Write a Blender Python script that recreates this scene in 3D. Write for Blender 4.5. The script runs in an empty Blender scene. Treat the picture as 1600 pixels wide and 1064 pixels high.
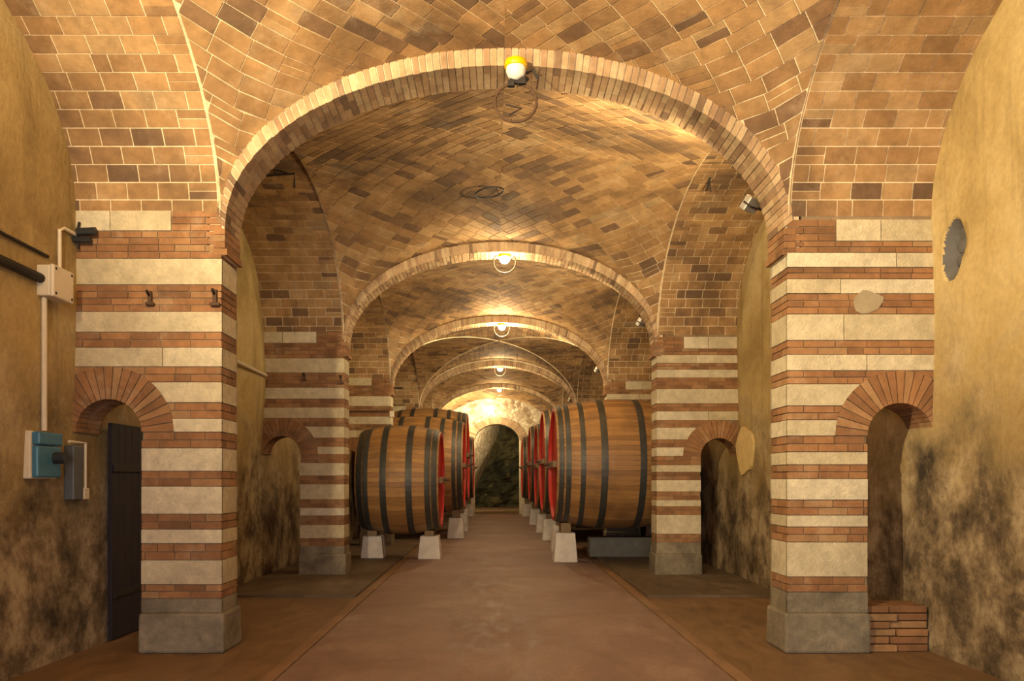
import bpy, bmesh, math, random
from mathutils import Vector, Matrix
random.seed(7)
PI = math.pi
sc = bpy.context.scene
C = sc.collection

# ------------------------------------------------------------------ camera, world, exposure, large lights
EYE = Vector((-0.08, 0.0, 1.51))
F_PX = 1250.0
VPX, VPY = 774.0, 752.0
cam_d = bpy.data.cameras.new('camera'); cam = bpy.data.objects.new('camera', cam_d); C.objects.link(cam)
cam.location = EYE; cam.rotation_euler = (PI/2, 0, 0)
cam_d.sensor_fit = 'HORIZONTAL'; cam_d.sensor_width = 36.0
cam_d.lens = 36.0*F_PX/1600.0
cam_d.shift_x = (800-VPX)/1600.0; cam_d.shift_y = (VPY-532)/1600.0
cam_d.clip_end = 200
sc.camera = cam
w = bpy.data.worlds.new('world'); sc.world = w; w.use_nodes = True
w.node_tree.nodes['Background'].inputs[0].default_value = (0.55, 0.62, 0.8, 1)
w.node_tree.nodes['Background'].inputs[1].default_value = 0.35
sc.view_settings.view_transform = 'Standard'; sc.view_settings.look = 'None'
sc.view_settings.gamma = 1.0; sc.view_settings.use_curve_mapping = False
sc.view_settings.exposure = 0.45
WARM = (1.0, 0.78, 0.45)
def area(name, loc, rot, sx, sy, power, col):
    d = bpy.data.lights.new(name, 'AREA'); d.shape = 'RECTANGLE'; d.size = sx; d.size_y = sy; d.energy = power; d.color = col
    o = bpy.data.objects.new(name, d); C.objects.link(o); o.location = loc; o.rotation_euler = rot
    return o
# area light added for assumed daylight from an unseen doorway behind the camera
area('assumed_daylight', (0.0, -4.15, 1.5), (math.radians(90), 0, 0), 2.9, 2.8, 260, (0.95, 0.88, 0.92))

# ------------------------------------------------------------------ dimensions of the place (metres)
W2 = 2.5            # half width of the nave
XW = 3.775          # side walls
T = 0.405           # thickness of the transverse arches
YF = [1.35, 7.05, 12.76, 18.44, 25.4, 31.25]
YEND = 36.6
YB = -4.2
ZS = 3.84           # springing of vaults
BT, BL = 1.485, 1.66
AI, BI, ZI = 2.46, 1.43, 3.74   # intrados of the transverse arches

# ------------------------------------------------------------------ node helpers
def new_mat(name):
    m = bpy.data.materials.new(name); m.use_nodes = True
    nt = m.node_tree; b = nt.nodes['Principled BSDF']
    return m, nt, b
def N(nt, t, **kw):
    n = nt.nodes.new(t)
    for k, v in kw.items():
        if k.startswith('_'): setattr(n, k[1:], v)
        else: n.inputs[k.replace('__', ' ')].default_value = v
    return n
def noise(nt, vec, scale, detail=5.0, rough=0.6, dist=0.0):
    n = N(nt, 'ShaderNodeTexNoise', Scale=scale, Detail=detail, Roughness=rough, Distortion=dist)
    nt.links.new(vec, n.inputs['Vector']); return n.outputs['Fac']
def ramp(nt, fac, stops):
    r = nt.nodes.new('ShaderNodeValToRGB'); e = r.color_ramp.elements
    while len(e) < len(stops): e.new(0.5)
    for i, (p, c) in enumerate(stops):
        e[i].position = p; e[i].color = (*c, 1) if len(c) == 3 else c
    nt.links.new(fac, r.inputs[0]); return r.outputs[0]
def g3(v): return (v, v, v)
def mix(nt, fac, a, b, mode='MIX'):
    n = nt.nodes.new('ShaderNodeMix'); n.data_type = 'RGBA'; n.blend_type = mode
    for sock, val in ((n.inputs[0], fac), (n.inputs[6], a), (n.inputs[7], b)):
        if hasattr(val, 'is_linked'): nt.links.new(val, sock)
        elif isinstance(val, (int, float)): sock.default_value = val
        else: sock.default_value = (*val, 1)
    return n.outputs[2]
def math_n(nt, op, a, b=0.0):
    n = nt.nodes.new('ShaderNodeMath'); n.operation = op
    for sock, val in ((n.inputs[0], a), (n.inputs[1], b)):
        if hasattr(val, 'is_linked'): nt.links.new(val, sock)
        else: sock.default_value = val
    return n.outputs[0]
def pos(nt): return nt.nodes.new('ShaderNodeNewGeometry').outputs['Position']
def bump(nt, b, h, strength=0.4, dist=0.02):
    n = nt.nodes.new('ShaderNodeBump'); n.inputs['Strength'].default_value = strength; n.inputs['Distance'].default_value = dist
    nt.links.new(h, n.inputs['Height']); nt.links.new(n.outputs[0], b.inputs['Normal'])
def piece_random(nt):
    a = nt.nodes.new('ShaderNodeObjectInfo').outputs['Random']
    c = nt.nodes.new('ShaderNodeNewGeometry').outputs['Random Per Island']
    return math_n(nt, 'FRACT', math_n(nt, 'ADD', a, c))
def simple(name, col, rough=0.6, metal=0.0, grain=0.0, gscale=30):
    m, nt, b = new_mat(name); b.inputs['Roughness'].default_value = rough; b.inputs['Metallic'].default_value = metal
    if grain:
        n = noise(nt, pos(nt), gscale)
        c = mix(nt, n, tuple(max(0, x*(1-grain)) for x in col), tuple(min(1, x*(1+grain)) for x in col))
        nt.links.new(c, b.inputs['Base Color']); bump(nt, b, n, 0.25, 0.01)
    else: b.inputs['Base Color'].default_value = (*col, 1)
    return m

def masonry_mat(name, stops, soot=0.5, soot_scale=0.55, soot_col=(0.07, 0.045, 0.025), grain=0.35, rough=0.85, bs=0.35, dark=0.0, mottle=0.35, bloom=0.3):
    m, nt, b = new_mat(name); p = pos(nt)
    big = noise(nt, p, soot_scale, 4, 0.6, 0.6)
    mask = ramp(nt, big, [(0.45, g3(0)), (0.62, g3(1))])
    # sooted areas hold more of the dark bricks
    pr = math_n(nt, 'MULTIPLY', piece_random(nt), math_n(nt, 'SUBTRACT', 1.0, math_n(nt, 'MULTIPLY', mask, dark)))
    base = ramp(nt, pr, stops)
    gr = noise(nt, p, 14, 6, 0.65)
    base = mix(nt, grain, base, ramp(nt, gr, [(0.25, g3(0.25)), (0.7, g3(1.0))]), 'MULTIPLY')
    mot = noise(nt, p, 5.0, 8, 0.7, 0.3)     # mottled wear and lime bloom
    base = mix(nt, mottle, base, ramp(nt, mot, [(0.34, g3(0.22)), (0.60, g3(1.0))]), 'MULTIPLY')
    base = mix(nt, math_n(nt, 'MULTIPLY', ramp(nt, noise(nt, p, 2.1, 9, 0.72), [(0.54, g3(0)), (0.70, g3(1))]), bloom), base, (0.62, 0.50, 0.33))
    fac = math_n(nt, 'MULTIPLY', ramp(nt, big, [(0.47, g3(0)), (0.66, g3(1))]), soot)
    col = mix(nt, fac, base, soot_col)
    nt.links.new(col, b.inputs['Base Color']); b.inputs['Roughness'].default_value = rough
    b.inputs['Specular IOR Level'].default_value = 0.25
    bump(nt, b, noise(nt, p, 45, 4, 0.7), bs, 0.012)
    return m

M = {}
M['tile'] = masonry_mat('vault_brick', [(0.0, (0.17, 0.105, 0.06)), (0.05, (0.24, 0.14, 0.075)), (0.14, (0.34, 0.20, 0.09)), (0.5, (0.44, 0.26, 0.112)), (0.8, (0.50, 0.32, 0.15)), (1.0, (0.38, 0.255, 0.13))], soot=0.5, dark=0.8)
M['brick'] = masonry_mat('arch_brick', [(0.0, (0.22, 0.14, 0.085)), (0.06, (0.40, 0.25, 0.14)), (0.5, (0.53, 0.35, 0.19)), (1.0, (0.62, 0.46, 0.27))], soot=0.3, soot_scale=0.9)
M['pier_brick'] = masonry_mat('pier_brick', [(0.0, (0.27, 0.135, 0.062)), (0.4, (0.36, 0.178, 0.078)), (0.8, (0.42, 0.215, 0.092)), (1.0, (0.43, 0.26, 0.125))], soot=0.35, soot_scale=1.1)
M['stone'] = masonry_mat('white_limestone', [(0.0, (0.64, 0.55, 0.35)), (0.5, (0.74, 0.65, 0.44)), (1.0, (0.80, 0.72, 0.52))], soot=0.3, soot_scale=1.3, soot_col=(0.25, 0.19, 0.11), grain=0.45, bs=0.9, mottle=0.15, bloom=0.0)
M['base_stone'] = masonry_mat('grey_base_stone', [(0.0, (0.27, 0.23, 0.16)), (1.0, (0.36, 0.31, 0.21))], soot=0.6, soot_scale=1.6, soot_col=(0.08, 0.065, 0.05), grain=0.5, bs=0.8)
M['mortar'] = masonry_mat('pale_mortar', [(0.0, (0.90, 0.74, 0.48)), (1.0, (0.90, 0.74, 0.48))], soot=0.5, soot_col=(0.36, 0.24, 0.12), grain=0.3, mottle=0.5)
M['pier_mortar'] = masonry_mat('brown_mortar', [(0.0, (0.34, 0.24, 0.14)), (1.0, (0.34, 0.24, 0.14))], soot=0.4, grain=0.4)

def plaster_mat():
    m, nt, b = new_mat('ochre_plaster'); p = pos(nt)
    sep = nt.nodes.new('ShaderNodeSeparateXYZ'); nt.links.new(p, sep.inputs[0])
    n1 = noise(nt, p, 0.9, 7, 0.62, 0.4); n2 = noise(nt, p, 1.9, 13, 0.72, 0.15); n3 = noise(nt, p, 18, 5, 0.7)
    base = ramp(nt, n1, [(0.3, (0.32, 0.22, 0.085)), (0.5, (0.50, 0.37, 0.16)), (0.7, (0.62, 0.49, 0.25))])
    # damp: mould and bare patches grow from the floor up to about two and a half metres
    zz = nt.nodes.new('ShaderNodeMapRange'); nt.links.new(sep.outputs['Z'], zz.inputs['Value'])
    zz.inputs['From Min'].default_value = 3.3; zz.inputs['From Max'].default_value = 0.6
    damp = math_n(nt, 'ADD', math_n(nt, 'MULTIPLY', zz.outputs[0], 0.42), math_n(nt, 'MULTIPLY', n1, 0.62))
    fac = ramp(nt, damp, [(0.42, g3(0)), (0.62, g3(1))])
    patch = ramp(nt, n2, [(0.36, (0.05, 0.038, 0.026)), (0.45, (0.15, 0.11, 0.066)), (0.52, (0.28, 0.21, 0.125)), (0.60, (0.46, 0.37, 0.23))])
    col = mix(nt, fac, base, patch)
    col = mix(nt, 0.3, col, ramp(nt, n3, [(0.3, g3(0.35)), (0.65, g3(1))]), 'MULTIPLY')
    # running streaks
    mp = nt.nodes.new('ShaderNodeMapping'); mp.inputs['Scale'].default_value = (3, 3, 0.35); nt.links.new(p, mp.inputs[0])
    st = noise(nt, mp.outputs[0], 1.4, 5, 0.65)
    col = mix(nt, math_n(nt, 'MULTIPLY', ramp(nt, st, [(0.52, g3(0)), (0.68, g3(1))]), 0.35), col, (0.12, 0.085, 0.04))
    nt.links.new(col, b.inputs['Base Color']); b.inputs['Roughness'].default_value = 0.9
    b.inputs['Specular IOR Level'].default_value = 0.2
    h = mix(nt, 0.5, n2, n3); bump(nt, b, h, 0.7, 0.03)
    return m
M['plaster'] = plaster_mat()

def floor_mat(name, c0, c1, c2, rough):
    m, nt, b = new_mat(name); p = pos(nt)
    n1 = noise(nt, p, 0.7, 7, 0.65, 0.6)
    mp = nt.nodes.new('ShaderNodeMapping'); mp.inputs['Scale'].default_value = (2.2, 0.8, 1); nt.links.new(p, mp.inputs[0])
    n2 = noise(nt, mp.outputs[0], 2.5, 8, 0.7, 0.5); n3 = noise(nt, p, 30, 4, 0.7)
    col = ramp(nt, mix(nt, 0.5, n1, n2), [(0.32, c0), (0.5, c1), (0.66, c2)])
    col = mix(nt, 0.25, col, ramp(nt, n3, [(0.3, g3(0.4)), (0.65, g3(1))]), 'MULTIPLY')
    nt.links.new(col, b.inputs['Base Color'])
    rr = ramp(nt, n2, [(0.35, g3(rough-0.12)), (0.65, g3(rough+0.15))]); nt.links.new(rr, b.inputs['Roughness'])
    bump(nt, b, n3, 0.2, 0.006); b.inputs['Specular IOR Level'].default_value = 0.3
    return m
M['lane'] = floor_mat('worn_red_concrete', (0.17, 0.105, 0.082), (0.25, 0.165, 0.135), (0.35, 0.26, 0.22), 0.64)
M['side'] = floor_mat('brown_concrete', (0.12, 0.07, 0.035), (0.20, 0.12, 0.06), (0.28, 0.18, 0.10), 0.55)
M['plat'] = floor_mat('dark_rough_concrete', (0.07, 0.05, 0.035), (0.13, 0.095, 0.06), (0.22, 0.175, 0.125), 0.7)
M['strip'] = floor_mat('ochre_floor_strip', (0.16, 0.095, 0.05), (0.25, 0.15, 0.085), (0.33, 0.215, 0.13), 0.6)

def wood_mat():
    m, nt, b = new_mat('oak_staves')
    tc = nt.nodes.new('ShaderNodeTexCoord').outputs['Object']
    mp = nt.nodes.new('ShaderNodeMapping'); mp.inputs['Scale'].default_value = (0.8, 14, 14); nt.links.new(tc, mp.inputs[0])
    n = noise(nt, mp.outputs[0], 2.0, 6, 0.7)
    base = ramp(nt, piece_random(nt), [(0.0, (0.29, 0.145, 0.048)), (0.5, (0.38, 0.195, 0.062)), (1.0, (0.46, 0.25, 0.085))])
    col = mix(nt, 0.55, base, ramp(nt, n, [(0.3, g3(0.35)), (0.65, g3(1.0))]), 'MULTIPLY')
    p = pos(nt); big = noise(nt, p, 1.3, 4, 0.6)
    col = mix(nt, math_n(nt, 'MULTIPLY', ramp(nt, big, [(0.5, g3(0)), (0.68, g3(1))]), 0.6), col, (0.09, 0.05, 0.025))
    nt.links.new(col, b.inputs['Base Color']); b.inputs['Roughness'].default_value = 0.55
    bump(nt, b, n, 0.3, 0.008); return m
M['wood'] = wood_mat()
M['iron'] = simple('dull_hoop_iron', (0.055, 0.055, 0.048), 0.5, 0.35, 0.5, 9)
M['red'] = simple('red_painted_head', (0.52, 0.03, 0.02), 0.45, 0, 0.25, 6)
M['timber'] = simple('grey_timber', (0.22, 0.15, 0.08), 0.8, 0, 0.4, 12)
M['concrete'] = simple('whitewashed_concrete', (0.62, 0.58, 0.52), 0.85, 0, 0.35, 7)
M['ledge'] = simple('shade_dark_stone', (0.11, 0.105, 0.10), 0.8, 0, 0.45, 6)  # hole's shade and shaded floor under the barrel are put into this colour
M['black'] = simple('black_iron', (0.025, 0.02, 0.018), 0.6, 0.4, 0.3, 30)
M['rust'] = simple('rusty_iron', (0.10, 0.055, 0.03), 0.75, 0.4, 0.5, 25)
M['white_plastic'] = simple('cream_plastic', (0.66, 0.58, 0.42), 0.5, 0, 0.12, 20)
M['blue_plastic'] = simple('blue_plastic', (0.05, 0.17, 0.26), 0.4, 0, 0.2, 15)
M['grey_plastic'] = simple('grey_panel', (0.09, 0.10, 0.11), 0.5, 0, 0.2, 15)
M['dark_plastic'] = simple('dark_plastic', (0.02, 0.022, 0.025), 0.45)
M['yellow'] = simple('yellow_enamel', (0.78, 0.45, 0.0), 0.35)
M['pearl'] = simple('opal_glass', (0.72, 0.72, 0.64), 0.15)
M['door_wood'] = simple('dark_door_wood', (0.012, 0.007, 0.010), 0.7, 0, 0.5, 8)
M['galv'] = simple('galvanised_metal', (0.45, 0.42, 0.35), 0.45, 0.5, 0.2, 12)
M['lens'] = simple('dark_floodlight_glass', (0.015, 0.018, 0.025), 0.1)
M['patch'] = simple('fresh_ochre_plaster', (0.66, 0.50, 0.22), 0.9, 0, 0.25, 9)
M['grey_patch'] = simple('grey_cement_patch', (0.33, 0.27, 0.17), 0.9, 0, 0.3, 12)
m, nt, b = new_mat('lit_bulb_glass'); b.inputs['Base Color'].default_value = (1, 0.9, 0.7, 1)
b.inputs['Emission Color'].default_value = (1.0, 0.85, 0.55, 1); b.inputs['Emission Strength'].default_value = 14
M['lit'] = m
def rubble_mat(name, c0, c1, c2, scale):
    m, nt, b = new_mat(name); p = pos(nt)
    v = N(nt, 'ShaderNodeTexVoronoi', Scale=scale); v.feature = 'F1'; nt.links.new(p, v.inputs['Vector'])
    e = N(nt, 'ShaderNodeTexVoronoi', Scale=scale); e.feature = 'DISTANCE_TO_EDGE'; nt.links.new(p, e.inputs['Vector'])
    n = noise(nt, p, scale*2.5, 6, 0.7)
    s = nt.nodes.new('ShaderNodeSeparateColor'); nt.links.new(v.outputs['Color'], s.inputs[0])
    col = ramp(nt, mix(nt, 0.5, s.outputs[0], n), [(0.25, c0), (0.5, c1), (0.75, c2)])
    col = mix(nt, ramp(nt, e.outputs[0], [(0.0, g3(1)), (0.08, g3(0))]), col, tuple(x*0.6 for x in c1))
    nt.links.new(col, b.inputs['Base Color']); b.inputs['Roughness'].default_value = 0.9
    bump(nt, b, mix(nt, 0.6, e.outputs[0], n), 0.9, 0.12); return m
M['rubble'] = rubble_mat('rubble_wall', (0.30, 0.21, 0.12), (0.62, 0.50, 0.33), (0.75, 0.66, 0.48), 5.5)
M['rock'] = rubble_mat('mossy_rock', (0.030, 0.030, 0.014), (0.075, 0.065, 0.025), (0.16, 0.13, 0.055), 1.1)

# ------------------------------------------------------------------ object helpers
def link(name, me, parent=None, loc=None):
    o = bpy.data.objects.new(name, me); C.objects.link(o)
    if loc is not None: o.location = loc
    if parent is not None: o.parent = parent
    return o
def meshdata(name, verts, faces, m, smooth=False):
    me = bpy.data.meshes.new(name); me.from_pydata([tuple(v) for v in verts], [], faces); me.materials.append(m)
    if smooth: me.polygons.foreach_set('use_smooth', [True]*len(me.polygons))
    me.update(); return me
def tag(o, label=None, cat=None, group=None, kind=None):
    if label: o['label'] = label
    if cat: o['category'] = cat
    if group: o['group'] = group
    if kind: o['kind'] = kind
    return o
def empty(name, loc=(0, 0, 0), rz=0):
    o = bpy.data.objects.new(name, None); C.objects.link(o); o.location = loc; o.rotation_euler = (0, 0, rz)
    o.empty_display_size = 0.1; return o

class MB:
    """collects simple solids into one mesh"""
    def __init__(s): s.v = []; s.f = []
    def add(s, v, f):
        k = len(s.v); s.v += [tuple(x) for x in v]; s.f += [tuple(i+k for i in q) for q in f]; return s
    def box(s, x0, x1, y0, y1, z0, z1, ch=0.0, top=1.0):
        if ch <= 0:
            cx, cy = (x0+x1)/2, (y0+y1)/2
            v = [(x0, y0, z0), (x1, y0, z0), (x1, y1, z0), (x0, y1, z0)]
            v += [(cx+(a-cx)*top, cy+(c-cy)*top, z1) for a, c, _ in v]
            return s.add(v, [(3, 2, 1, 0), (4, 5, 6, 7), (0, 1, 5, 4), (1, 2, 6, 5), (2, 3, 7, 6), (3, 0, 4, 7)])
        bm = bmesh.new(); bmesh.ops.create_cube(bm, size=1)
        cx, cy, cz = (x0+x1)/2, (y0+y1)/2, (z0+z1)/2
        for q in bm.verts:
            t = top if q.co.z > 0 else 1.0
            q.co = Vector((cx+q.co.x*(x1-x0)*t, cy+q.co.y*(y1-y0)*t, cz+q.co.z*(z1-z0)))
        bmesh.ops.bevel(bm, geom=bm.edges[:], offset=ch, segments=2, affect='EDGES', profile=0.5)
        return s.bm(bm)
    def bm(s, bm):
        bm.verts.index_update()
        s.add([q.co.copy() for q in bm.verts], [tuple(q.index for q in f.verts) for f in bm.faces]); bm.free(); return s
    def tube(s, pts, r, seg=8, closed=False):
        pts = [Vector(p) for p in pts]; n = len(pts); k = len(s.v); ref = None
        for i, p in enumerate(pts):
            if closed: d = pts[(i+1) % n]-pts[i-1]
            else: d = pts[min(i+1, n-1)]-pts[max(i-1, 0)]
            d.normalize()
            if ref is None: ref = Vector((0, 0, 1)) if abs(d.z) < 0.9 else Vector((1, 0, 0))
            u = d.cross(ref).normalized(); v = d.cross(u).normalized(); ref = -v if ref.dot(v) < 0 else v
            u = d.cross(ref).normalized(); v = d.cross(u)
            for j in range(seg):
                a = 2*PI*j/seg; s.v.append(tuple(p+(u*math.cos(a)+v*math.sin(a))*r))
        m_ = n if closed else n-1
        for i in range(m_):
            for j in range(seg):
                a = k+i*seg+j; b_ = k+i*seg+(j+1) % seg; c = k+((i+1) % n)*seg+(j+1) % seg; d = k+((i+1) % n)*seg+j
                s.f.append((a, b_, c, d))
        if not closed:
            s.f.append(tuple(k+j for j in range(seg))[::-1]); s.f.append(tuple(k+(n-1)*seg+j for j in range(seg)))
        return s
    def lathe(s, prof, c=(0, 0, 0), axis='Z', seg=24, a0=0, a1=2*PI):
        k = len(s.v); c = Vector(c); full = abs(a1-a0-2*PI) < 1e-6; ns = seg if full else seg+1
        for (r, h) in prof:
            for j in range(ns):
                a = a0+(a1-a0)*j/seg
                p = (r*math.cos(a), r*math.sin(a), h)
                if axis == 'X': p = (p[2], p[0], p[1])
                elif axis == 'Y': p = (p[0], p[2], p[1])
                s.v.append(tuple(c+Vector(p)))
        for i in range(len(prof)-1):
            for j in range(seg):
                j2 = (j+1) % ns
                s.f.append((k+i*ns+j, k+i*ns+j2, k+(i+1)*ns+j2, k+(i+1)*ns+j))
        return s
    def build(s, name, m, parent=None, smooth=False, loc=None):
        if loc is not None: s.v = [tuple(Vector(v)-Vector(loc)) for v in s.v]
        return link(name, meshdata(name, s.v, s.f, m, smooth), parent, loc)

# ------------------------------------------------------------------ masonry: pieces as parts, unseen or tiny ones joined
def project(p):
    y = p.y-EYE.y
    if y < 0.3: return None
    return VPX+(p.x-EYE.x)/y*F_PX, VPY-(p.z-EYE.z)/y*F_PX
def open_at(x, z, mrg=0.12):
    ax = abs(x)
    if ax < AI+mrg and (z < ZI or (z-ZI)/(BI+mrg) < math.sqrt(max(0, 1-(ax/(AI+mrg))**2))): return True
    return 3.1 < ax < 3.8 and z < 2.35
def seen(p, n):
    if n is not None and n.dot(EYE-p) <= 0: return False
    q = project(p)
    if q is None or not (-90 < q[0] < 1690 and -90 < q[1] < 1110): return False
    for y in YF:
        for yy in (y, y+T):
            if yy < p.y-0.45:
                t = (yy-EYE.y)/(p.y-EYE.y)
                if not open_at(EYE.x+(p.x-EYE.x)*t, EYE.z+(p.z-EYE.z)*t): return False
    return True
class Masonry:
    def __init__(s, root, mass='brick_mass'): s.root = root; s.items = []; s.mass = mass
    def solid(s, name, verts, faces, m, n=None):
        s.items.append((name, [Vector(v) for v in verts], faces, m, n))
    def plate(s, name, poly, n, m, h=0.006, depth=0.01):
        k = len(poly)
        if k < 3: return
        v = [p+n*h for p in poly]+[p-n*depth for p in poly]
        a = (poly[1]-poly[0]).cross(poly[2]-poly[0])
        f = [tuple(range(k))] if a.dot(n) > 0 else [tuple(range(k))[::-1]]
        for i in range(k):
            j = (i+1) % k
            f.append((i, i+k, j+k, j) if a.dot(n) > 0 else (j, j+k, i+k, i))
        s.solid(name, v, f, m, n)
    def done(s, limit=290, min_px=9.0):
        cand = []
        for it in s.items:
            v = it[1]; c = sum(v, Vector())/len(v); sz = 0
            if seen(c, it[4]):
                q = [project(p) for p in v]
                if all(q):
                    wx = max(a[0] for a in q)-min(a[0] for a in q); hy = max(a[1] for a in q)-min(a[1] for a in q)
                    sz = max(wx, hy)*min(1.0, min(wx, hy)/3.0)
            cand.append((sz, c))
        per = {}
        for i, it in enumerate(s.items): per.setdefault(it[0], []).append(i)
        keep = set()
        for nm, ids in per.items():
            ids = sorted([i for i in ids if cand[i][0] >= min_px], key=lambda i: -cand[i][0])[:limit]; keep |= set(ids)
        rest = {}
        for i, (nm, v, f, m, n) in enumerate(s.items):
            if i in keep:
                c = cand[i][1]
                link(nm, meshdata(nm, [p-c for p in v], f, m), s.root, c)
            else: rest.setdefault(m.name, (MB(), m))[0].add(v, f)
        for mb, m in rest.values():
            o = mb.build(s.mass if 'stone' not in m.name and 'lime' not in m.name else 'stone_mass', m, s.root); o['kind'] = 'stuff'

def clip(poly, a, b, c):
    """keep a*x+b*y<=c (2D)"""
    out = []
    for i in range(len(poly)):
        p, q = poly[i], poly[(i+1) % len(poly)]
        dp, dq = a*p[0]+b*p[1]-c, a*q[0]+b*q[1]-c
        if dp <= 0: out.append(p)
        if (dp < 0 < dq) or (dq < 0 < dp):
            t = dp/(dp-dq); out.append((p[0]+(q[0]-p[0])*t, p[1]+(q[1]-p[1])*t))
    return out
def parea(p): return abs(sum(p[i][0]*p[(i+1) % len(p)][1]-p[(i+1) % len(p)][0]*p[i][1] for i in range(len(p))))/2

# ------------------------------------------------------------------ floor and walls
fl = MB().box(-4.3, 4.3, YB-0.3, 60, -0.3, 0).build('floor', M['side'])
tag(fl, 'worn brown concrete floor of the cellar with a paler middle lane', 'floor', kind='structure')
def slab(name, x0, x1, y0, y1, h, m, ch=0.006): return MB().box(x0, x1, y0, y1, -0.05, h, ch).build(name, m, fl)
y = YB+0.1; i = 0
cuts = [YB+0.1, 0.6, 4.9, 8.9, 13.3, 18.0, 24.5, 31, 36.0]
for a, c in zip(cuts, cuts[1:]): slab('lane_slab', -1.74, 1.72, a+0.004, c-0.004, 0.012, M['lane'])
for sx in (-1.86, 1.74):
    for a, c in zip(cuts[:5], cuts[1:5]): slab('edge_strip', sx, sx+0.11, a+0.004, c-0.004, 0.016, M['strip'])
for s in (-1, 1):
    for a, c in ((10.4, 13.3), (13.3, 18.8), (18.8, 25.8), (25.8, 31.6), (31.6, 36.4)):
        x0, x1 = sorted((s*1.90, s*3.72)); slab('barrel_platform', x0, x1, a+0.006, c-0.006, 0.03, M['plat'], 0.012)

def wall(name, s):
    ys = []; yy = YB
    while yy < YEND+0.3: ys.append(yy); yy += 0.0125 if 6.5 < yy < 7.0 else 0.10 if 4.5 < yy < 13.5 else 0.4
    zs = sorted(set([round(k*0.1, 3) for k in range(0, 59)]+[round(3.1+k*0.0125, 4) for k in range(60)]))
    rnd = random.Random(3 if s > 0 else 5); ph = [(rnd.uniform(0.6, 3.2), rnd.uniform(0.6, 3.2), rnd.uniform(0, 6), rnd.uniform(0.004, 0.02)) for _ in range(9)]
    V, Fc = [], []
    for a in ys:
        for z in zs:
            d = sum(am*math.sin(fy*a+q)*math.cos(fz*z+q*1.7) for fy, fz, q, am in ph)*0.6
            if s > 0:   # broken hole in the plaster near the first pier
                r = math.hypot((a-6.74)/0.15, (z-3.46+0.25*(a-6.74))/0.24)
                if r < 1.1: d += 0.12*max(0.0, min(1.0, (1.1-r)/0.6))
            V.append((s*(XW+d), a, z))
    nz = len(zs)
    for i in range(len(ys)-1):
        for j in range(nz-1):
            q = (i*nz+j, (i+1)*nz+j, (i+1)*nz+j+1, i*nz+j+1); Fc.append(q if s < 0 else q[::-1])
    me = meshdata(name, V, Fc, M['plaster'], True); me.materials.append(M['ledge'])
    if s > 0:
        for pl in me.polygons:
            c = pl.center
            if math.hypot((c.y-6.74)/0.15, (c.z-3.46+0.25*(c.y-6.74))/0.24) < 1.04: pl.material_index = 1  # lining coloured dark so the recess reads as shaded
    return link(name, me)
wl = wall('wall_left', -1); tag(wl, 'stained ochre plaster wall carrying the blue socket box and cables', 'wall', kind='structure')
wr = wall('wall_right', 1); tag(wr, 'blotched yellow plaster wall with a broken hole near the pier', 'wall', kind='structure')
# fresh plaster patch on the far part of that wall
pv = [(XW-0.035, 12.30+0.40*math.cos(a)*(1+0.12*math.sin(3*a)), 1.98+0.36*math.sin(a)*(1+0.1*math.cos(5*a))) for a in [2*PI*k/20 for k in range(20)]]
mb = MB(); mb.add(pv+[(XW+0.03, p[1], p[2]) for p in pv], [tuple(range(20))]+[(k, k+20, (k+1) % 20+20, (k+1) % 20) for k in range(20)])
tag(mb.build('plaster_patch', M['patch'], wr), 'fresh yellow oval plaster patch')
# stones showing inside the broken hole
for k, (dy, z, r) in enumerate(((0.0, 3.60, 0.075), (0.0, 3.49, 0.09), (0.01, 3.37, 0.09), (0.0, 3.28, 0.06))):
    bm = bmesh.new(); bmesh.ops.create_icosphere(bm, subdivisions=2, radius=r)
    for q in bm.verts: q.co = Vector((q.co.x*0.55, q.co.y*0.95, q.co.z*0.75))*(1+0.12*math.sin(9*q.co.y/r+5*q.co.z/r+k))
    MB().bm(bm).build('rubble_stone', M['ledge'], wr).location = (XW+0.105, 6.73+dy*0.6-0.25*(z-3.46)*0.4, z)  # stones toned dark as well, for the shade inside the hole

# wall behind the camera with an assumed entrance doorway
mb = MB(); mb.box(-4.0, -1.5, YB-0.25, YB, 0, 6.4); mb.box(1.5, 4.0, YB-0.25, YB, 0, 6.4); mb.box(-1.5, 1.5, YB-0.25, YB, 2.95, 6.4)
tag(mb.build('wall_front', M['plaster']), 'plaster wall with an assumed wide entrance doorway behind the viewer', 'wall', kind='structure')

# end wall of rubble with an arched opening
def arch_wall(name, y0, y1, hw, zs, rise, xo, zt, m):
    mb = MB(); n = 18
    pts = [(-hw, 0), (-hw, zs)]+[(-hw*math.cos(PI*k/n), zs+rise*math.sin(PI*k/n)) for k in range(1, n)]+[(hw, zs), (hw, 0)]
    top = [(-xo, 0), (-xo, zs)]+[(-xo*math.cos(PI*k/n), zt) for k in range(1, n)]+[(xo, zs), (xo, 0)]
    k = len(pts); V = []
    for (px_, pz) in pts: V += [(px_, y0, pz), (px_, y1, pz)]
    for (px_, pz) in top: V += [(px_, y0, pz), (px_, y1, pz)]
    Fc = []
    for i in range(k-1):
        a, b_ = 2*i, 2*(i+1)
        Fc.append((a, a+2*k, b_+2*k, b_)); Fc.append((a, b_, b_+1, a+1)); Fc.append((b_+1, b_+1+2*k, a+1+2*k, a+1))
    mb.add(V, Fc); return mb.build(name, m)
ew = arch_wall('wall_back', YEND, YEND+0.55, 1.03, 3.35, 0.78, 4.1, 6.3, M['rubble'])
tag(ew, 'pale rubble stone end wall with an arched opening', 'wall', kind='structure')
ms = Masonry(ew)
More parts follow.
